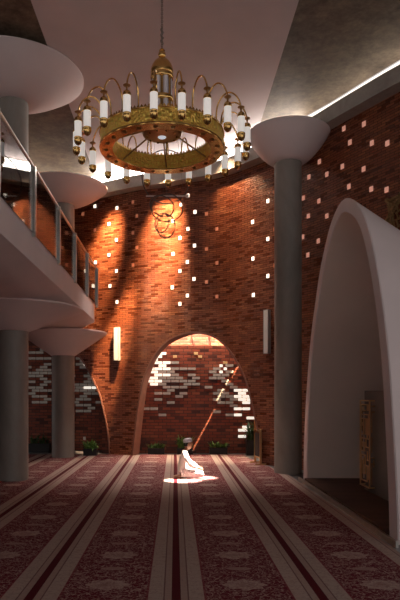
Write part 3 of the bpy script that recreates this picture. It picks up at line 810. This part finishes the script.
planter(.28, 16.93, .44, .26, .18, 0, 'black planter with taller spiky leaves behind the kneeling person', 3, 90, .20, .60, wd=.035)
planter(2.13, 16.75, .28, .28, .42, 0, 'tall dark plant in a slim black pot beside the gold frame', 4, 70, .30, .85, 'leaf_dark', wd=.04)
planter(-2.33, 16.55, .36, .28, .20, 0, 'black planter of bushy bright green leaves beside the left grey column', 5, 150, .16, .40, wd=.035)
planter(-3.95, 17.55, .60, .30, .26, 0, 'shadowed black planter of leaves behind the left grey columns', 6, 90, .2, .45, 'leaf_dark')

# gilded narrow floor frame by the arch
gf = empty('gold_frame_stand', (2.0, 14.5, .012), math.radians(-82))
for (x, h) in ((-.24, 1.02), (.24, .80)):
    mb = MB(); mb.box((x, 0, h/2), (.035, .05, h)); mb.sphere((x, 0, h+.02), .03, 10); mb.build('upright', M['gold'], gf)
mb = MB(); mb.box((0,0,.80), (.46,.03,.03), Matrix.Rotation(math.radians(10), 3, 'Y')); mb.box((0,0,.16), (.46,.03,.03)); mb.build('crossbar', M['gold'], gf)
mb = MB(); mb.box((0,0,.46), (.44,.02,.56)); mb.build('dark_panel', M['black'], gf)
for x in (-.24, .24):
    mb = MB(); mb.box((x, 0, .014), (.05, .26, .028)); mb.build('foot', M['gold'], gf)
tag(gf, 'narrow gold framed stand by the right foot of the brick arch', 'stand')

mb = MB(); mb.box((-2.76+.03, 18.085, .36), (.075, .02, .10)); mb.box((-2.73, 18.07, .36), (.03,.012,.04))
tag(mb.build('wall_socket', M['plate']), 'small white socket plate on dark brick left of bright green planter', 'socket')

# cables at the base of the right column
mb = MB(); rnd = random.Random(4)
for k in range(5):
    r = .05+.018*k; mb.tube([(2.72+rnd.uniform(-.01, .01)+r*1.5*math.cos(q)+.02*k, 12.35+r*math.sin(q), .012+.01*k+.012*math.sin(3*q+k)) for q in [2*PI*m/24 for m in range(24)]], .008, 6, True)
mb.tube([(2.78,12.3,.01),(2.85,12.2,.03),(2.80,12.05,.01),(2.74,11.95,.01)], .008, 6)
tag(mb.build('cable_coil', M['cable'], smooth=True), 'coil of dark cable on floor at the right column foot', 'cable')

# ------------------------------------------------------------------ the kneeling person
def skin(name, verts, edges, radii, mat, parent=None, roots=(0,), sub=2):
    me = bpy.data.meshes.new(name); me.from_pydata(verts, edges, []); me.update()
    o = bpy.data.objects.new(name, me); COL.objects.link(o)
    m = o.modifiers.new('skin', 'SKIN'); m.use_smooth_shade = True
    for i, r in enumerate(radii):
        sv = me.skin_vertices[0].data[i]
        sv.radius = (r, r) if not isinstance(r, tuple) else r
        sv.use_root = i in roots
    s = o.modifiers.new('sub', 'SUBSURF'); s.levels = sub; s.render_levels = sub
    dg = bpy.context.evaluated_depsgraph_get(); dg.update()
    ev = o.evaluated_get(dg); nm = bpy.data.meshes.new_from_object(ev)
    COL.objects.unlink(o); bpy.data.objects.remove(o)
    nm.materials.clear(); nm.materials.append(mat); nm.shade_smooth()
    n = bpy.data.objects.new(name, nm); COL.objects.link(n)
    if parent: n.parent = parent
    return n
# person-local frame: +x forward (faces the niche), y to the person's left is +y, origin on the carpet under the hips
V = []; Ed = []; Rr = []
def nv(p, r, frm=None):
    V.append(p); Rr.append(r); i = len(V)-1
    if frm is not None: Ed.append((frm, i))
    return i
pel = nv((.03,0,.20), (.09,.08))
sp1 = nv((.03,0,.33), (.11,.09), pel); sp2 = nv((.065,0,.45), (.12,.095), sp1); chs = nv((.085,0,.535), (.10,.085), sp2)
nk = nv((.11,0,.60), .045, chs); nk2 = nv((.135,0,.65), .042, nk); hd = nv((.16,0,.72), .07, nk2)
for sd in (-1, 1):
    sh = nv((.09, sd*.15, .535), .055, chs); el = nv((.19, sd*.20, .34), .042, sh); wr = nv((.385, sd*.13, .235), .029, el)
    pm = nv((.44, sd*.12, .215), (.036,.018), wr)
    for f in range(4):
        dy = (f-1.5)*.019; ln = (.052,.060,.056,.044)[f if sd > 0 else 3-f]
        f0 = nv((.462, sd*.12+dy, .212), .010, pm); f1 = nv((.462+ln*.6, sd*.12+dy*1.15, .205), .0090, f0); nv((.462+ln, sd*.12+dy*1.2, .185), .0075, f1)
    t0 = nv((.425, sd*.12-sd*.035, .205), .011, pm); nv((.455, sd*.12-sd*.055, .195), .009, t0)
    hp = nv((.08, sd*.085, .15), .058, pel); kn = nv((.47, sd*.115, .105), .045, hp); 
    k2 = nv((.50, sd*.115, .062), .040, kn); sn = nv((.26, sd*.10, .052), .036, k2); an = nv((.0, sd*.085, .045), .033, sn); ft = nv((-.12, sd*.075, .032), (.034,.024), an); nv((-.19, sd*.07, .022), (.030,.017), ft)
body = skin('person', V, Ed, Rr, M['skin'])
# head: shaped and merged into the body mesh
bm = bmesh.new(); bm.from_mesh(body.data)
hm = MB(); HC = Vector((.165, 0, .725))
hm.sphere((0,0,0), 1, 28)
hv = []
for v in hm.v:
    x, y, z = v; X = x*.108; Y = y*.076; Z = z*.118
    if z < 0: X *= 1-.12*(-z); Y *= 1-.28*(-z)
    if x > .5 and z < -.5: X += .012
    hv.append((X, Y, Z))
def join(vs, fs, mi=0):
    b = [bm.verts.new(HC+Vector(v)) for v in vs]
    for f in fs:
        try: q = bm.faces.new([b[i] for i in f]); q.smooth = True; q.material_index = mi
        except ValueError: pass
join(hv, hm.f)
nm = MB(); nm.add([(.088,0,.025),(.093,-.013,-.015),(.093,.013,-.015),(.118,0,-.018),(.09,0,-.028)], [(0,1,3),(0,3,2),(1,4,3),(3,4,2),(0,2,4,1)]); join(nm.v, nm.f)
nm = MB(); nm.sphere((.088,0,-.052), .018, 10, (.6,1.1,.35)); join(nm.v, nm.f)
for sd in (-1, 1):
    nm = MB(); nm.sphere((.0, sd*.076, -.005), .026, 12, (.7,.35,1.15)); join(nm.v, nm.f)
    nm = MB(); nm.sphere((.080, sd*.030, .012), .011, 10); join(nm.v, nm.f, 1)
bm.to_mesh(body.data); bm.free(); body.data.materials.append(M['eye'])
P = body
P.location = (.125, 12.02, .012); P.scale = (.84, .93, .93)
tag(P, 'kneeling person in white shirt and pale cap, hands on knees, facing the niche', 'person')
# shirt
V = []; Ed = []; Rr = []
a = nv((.06,0,.115), (.165,.150)); a_ = nv((.055,0,.19), (.175,.145), a); b = nv((.045,0,.29), (.155,.125), a_); c = nv((.06,0,.41), (.15,.112), b); d_ = nv((.078,0,.52), (.125,.10), c); e_ = nv((.10,0,.585), .062, d_)
for sd in (-1, 1):
    sh = nv((.088, sd*.135, .535), .072, d_); m1 = nv((.125, sd*.195, .45), .064, sh); el = nv((.19, sd*.205, .335), .060, m1); m2 = nv((.30, sd*.165, .275), .050, el); nv((.385, sd*.132, .238), .042, m2)
shirt = skin('shirt', V, Ed, Rr, M['shirt'], P)
# trousers / sarong over folded legs
V = []; Ed = []; Rr = []
a = nv((.02,0,.13), (.145,.10))
for sd in (-1, 1):
    h = nv((.10, sd*.09, .145), .090, a); m1 = nv((.30, sd*.105, .120), .074, h); k = nv((.49, sd*.115, .095), .074, m1); k2 = nv((.515, sd*.115, .070), .060, k)
    q = nv((.26, sd*.10, .062), .057, k2); nv((.02, sd*.085, .055), .048, q)
t = NT('grey_patterned_cloth'); tc = t.n('ShaderNodeTexCoord'); v = t.n('ShaderNodeTexVoronoi', i_Scale=26.0); t.l(tc.outputs['Object'], v.inputs['Vector'])
t.l(t.ramp(v.outputs['Distance'], [(.2, (.74,.69,.66)), (.5, (.46,.41,.41))]), t.b.inputs['Base Color']); t.b.inputs['Roughness'].default_value = .9
sar = skin('sarong', V, Ed, Rr, t.mat, P); 
# hair and cap
mb = MB(); mb.sphere((0,0,0), 1, 24); vs = []
for x, y, z in mb.v:
    X, Y, Z = x*.104-.006, y*.082, z*.120
    if z < 0: X *= 1-.12*(-z); Y *= 1-.25*(-z)
    vs.append((X, Y, Z))
keep = []
for f in mb.f:
    cx = sum(vs[i][0] for i in f)/len(f); cz = sum(vs[i][2] for i in f)/len(f)
    if cz > .045 or (cx < -.015 and cz > -.055): keep.append(f)
hb = MB(); hb.add([tuple(HC+Vector(v)) for v in vs], keep); hb.build('hair', M['hair'], P, smooth=True)
mb = MB(); prof = [(.094,.0),(.1,.004),(.101,.05),(.096,.068),(.078,.082),(.04,.090),(.001,.092)]
mb.lathe(prof, 32, (0,0,0), False)
vs = []
for x, y, z in mb.v:
    q = Vector((x*1.08, y*.86, z)); q = Matrix.Rotation(math.radians(-6), 3, 'Y') @ q; vs.append(tuple(HC+Vector((-.010,0,.040))+q))
mb.v = vs; cp = mb.build('cap', M['cap'], P, smooth=True); sm = cp.modifiers.new('s', 'SOLIDIFY'); sm.thickness = .004

# ------------------------------------------------------------------ light
def spot(name, loc, tgt, energy, deg, blend=.5, col=(1,.80,.58), rad=.05):
    d = bpy.data.lights.new(name, 'SPOT'); d.energy = energy; d.spot_size = math.radians(deg); d.spot_blend = blend; d.color = col; d.shadow_soft_size = rad
    o = bpy.data.objects.new(name, d); COL.objects.link(o); o.location = loc
    o.rotation_euler = (Vector(tgt)-Vector(loc)).to_track_quat('-Z', 'Y').to_euler(); return o
def area(name, loc, tgt, energy, sx, sy, col):
    d = bpy.data.lights.new(name, 'AREA'); d.energy = energy; d.shape = 'RECTANGLE'; d.size = sx; d.size_y = sy; d.color = col
    o = bpy.data.objects.new(name, d); COL.objects.link(o); o.location = loc
    o.rotation_euler = (Vector(tgt)-Vector(loc)).to_track_quat('-Z', 'Y').to_euler(); return o
SUNC = (1, .88, .72); WARM = (1, .66, .38)
spot('skylight_sun_floor', (3.55, 11.1, 7.85), (.20, 11.64, .10), 42000, 4.9, .4, SUNC, .03)
spot('skylight_sun_floor_b', (3.62, 11.3, 7.85), (.52, 12.02, .10), 34000, 5.4, .7, SUNC, .03)
spot('sun_through_roof_slit', (3.3, 15.9, 10.0), (1.2, 17.1, 1.3), 60000, 24, .2, (1,.72,.42), .012)
def wspot(name, s, off, z, s2, z2, e, deg, bl, col=WARM, rad=.06):
    p, _, _ = wp(s, -off); q, _, _ = wp(s2); spot(name, (p.x, p.y, z), (q.x, q.y, z2), e, deg, bl, col, rad)
wspot('skylight_sun_left', 16.25, .75, 7.65, 15.35, 5.7, 3600, 36, 1, rad=.15)
wspot('skylight_sun_left_low', 17.6, 1.1, 7.7, 15.55, 2.6, 12000, 14, 1)
wspot('skylight_sun_far_left', 13.0, .8, 7.6, 12.8, 5.6, 900, 50, 1)
wspot('skylight_sun_middle', 17.7, .75, 7.7, 17.3, 5.9, 3000, 46, 1, rad=.12)
wspot('skylight_sun_middle_low', 18.5, .95, 7.7, 17.25, 4.9, 3600, 19, 1)
wspot('skylight_sun_right', 19.3, .8, 7.7, 19.5, 6.3, 200, 80, 1)
spot('floor_fill_a', (-.3, 15.0, 7.8), (-.6, 14.0, 0), 800, 60, 1, (1,.87,.78), .25)  # added fill spot under the ceiling, topping up daylight on the rear floor
spot('floor_fill_b', (1.3, 14.2, 7.8), (.6, 13.6, 0), 600, 60, 1, (1,.87,.78), .25)  # second added fill spot for the rear floor
area('alcove_fill', (.6, 16.85, 3.58), (.6, 16.95, 0), 34, 3.2, .3, (1,.80,.62))  # added fill lamp hidden under the alcove roof, brightens screen and planters
area('light_well_day', (.5, 17.85, 4.75), (.5, 17.85, 0), 1600, 4.6, .8, (1,.80,.55))
w = bpy.data.worlds.new('world'); SC.world = w; w.use_nodes = True
w.node_tree.nodes['Background'].inputs[0].default_value = (1, .91, .89, 1); w.node_tree.nodes['Background'].inputs[1].default_value = .5

cd = bpy.data.cameras.new('camera'); cam = bpy.data.objects.new('camera', cd); COL.objects.link(cam)
cam.location = (0,0,1.67); cam.rotation_euler = (PI/2,0,0)
cd.sensor_fit = 'AUTO'; cd.sensor_width = 36; cd.lens = 36; cd.shift_x = 25/600; cd.shift_y = 95/600; cd.clip_end = 200
SC.camera = cam
vs_ = SC.view_settings; vs_.view_transform = 'Standard'; vs_.look = 'None'; vs_.gamma = 1; vs_.exposure = .48; vs_.use_curve_mapping = False
SC.cycles.use_denoising = True; SC.cycles.max_bounces = 8; SC.cycles.diffuse_bounces = 5; SC.cycles.sample_clamp_indirect = 4
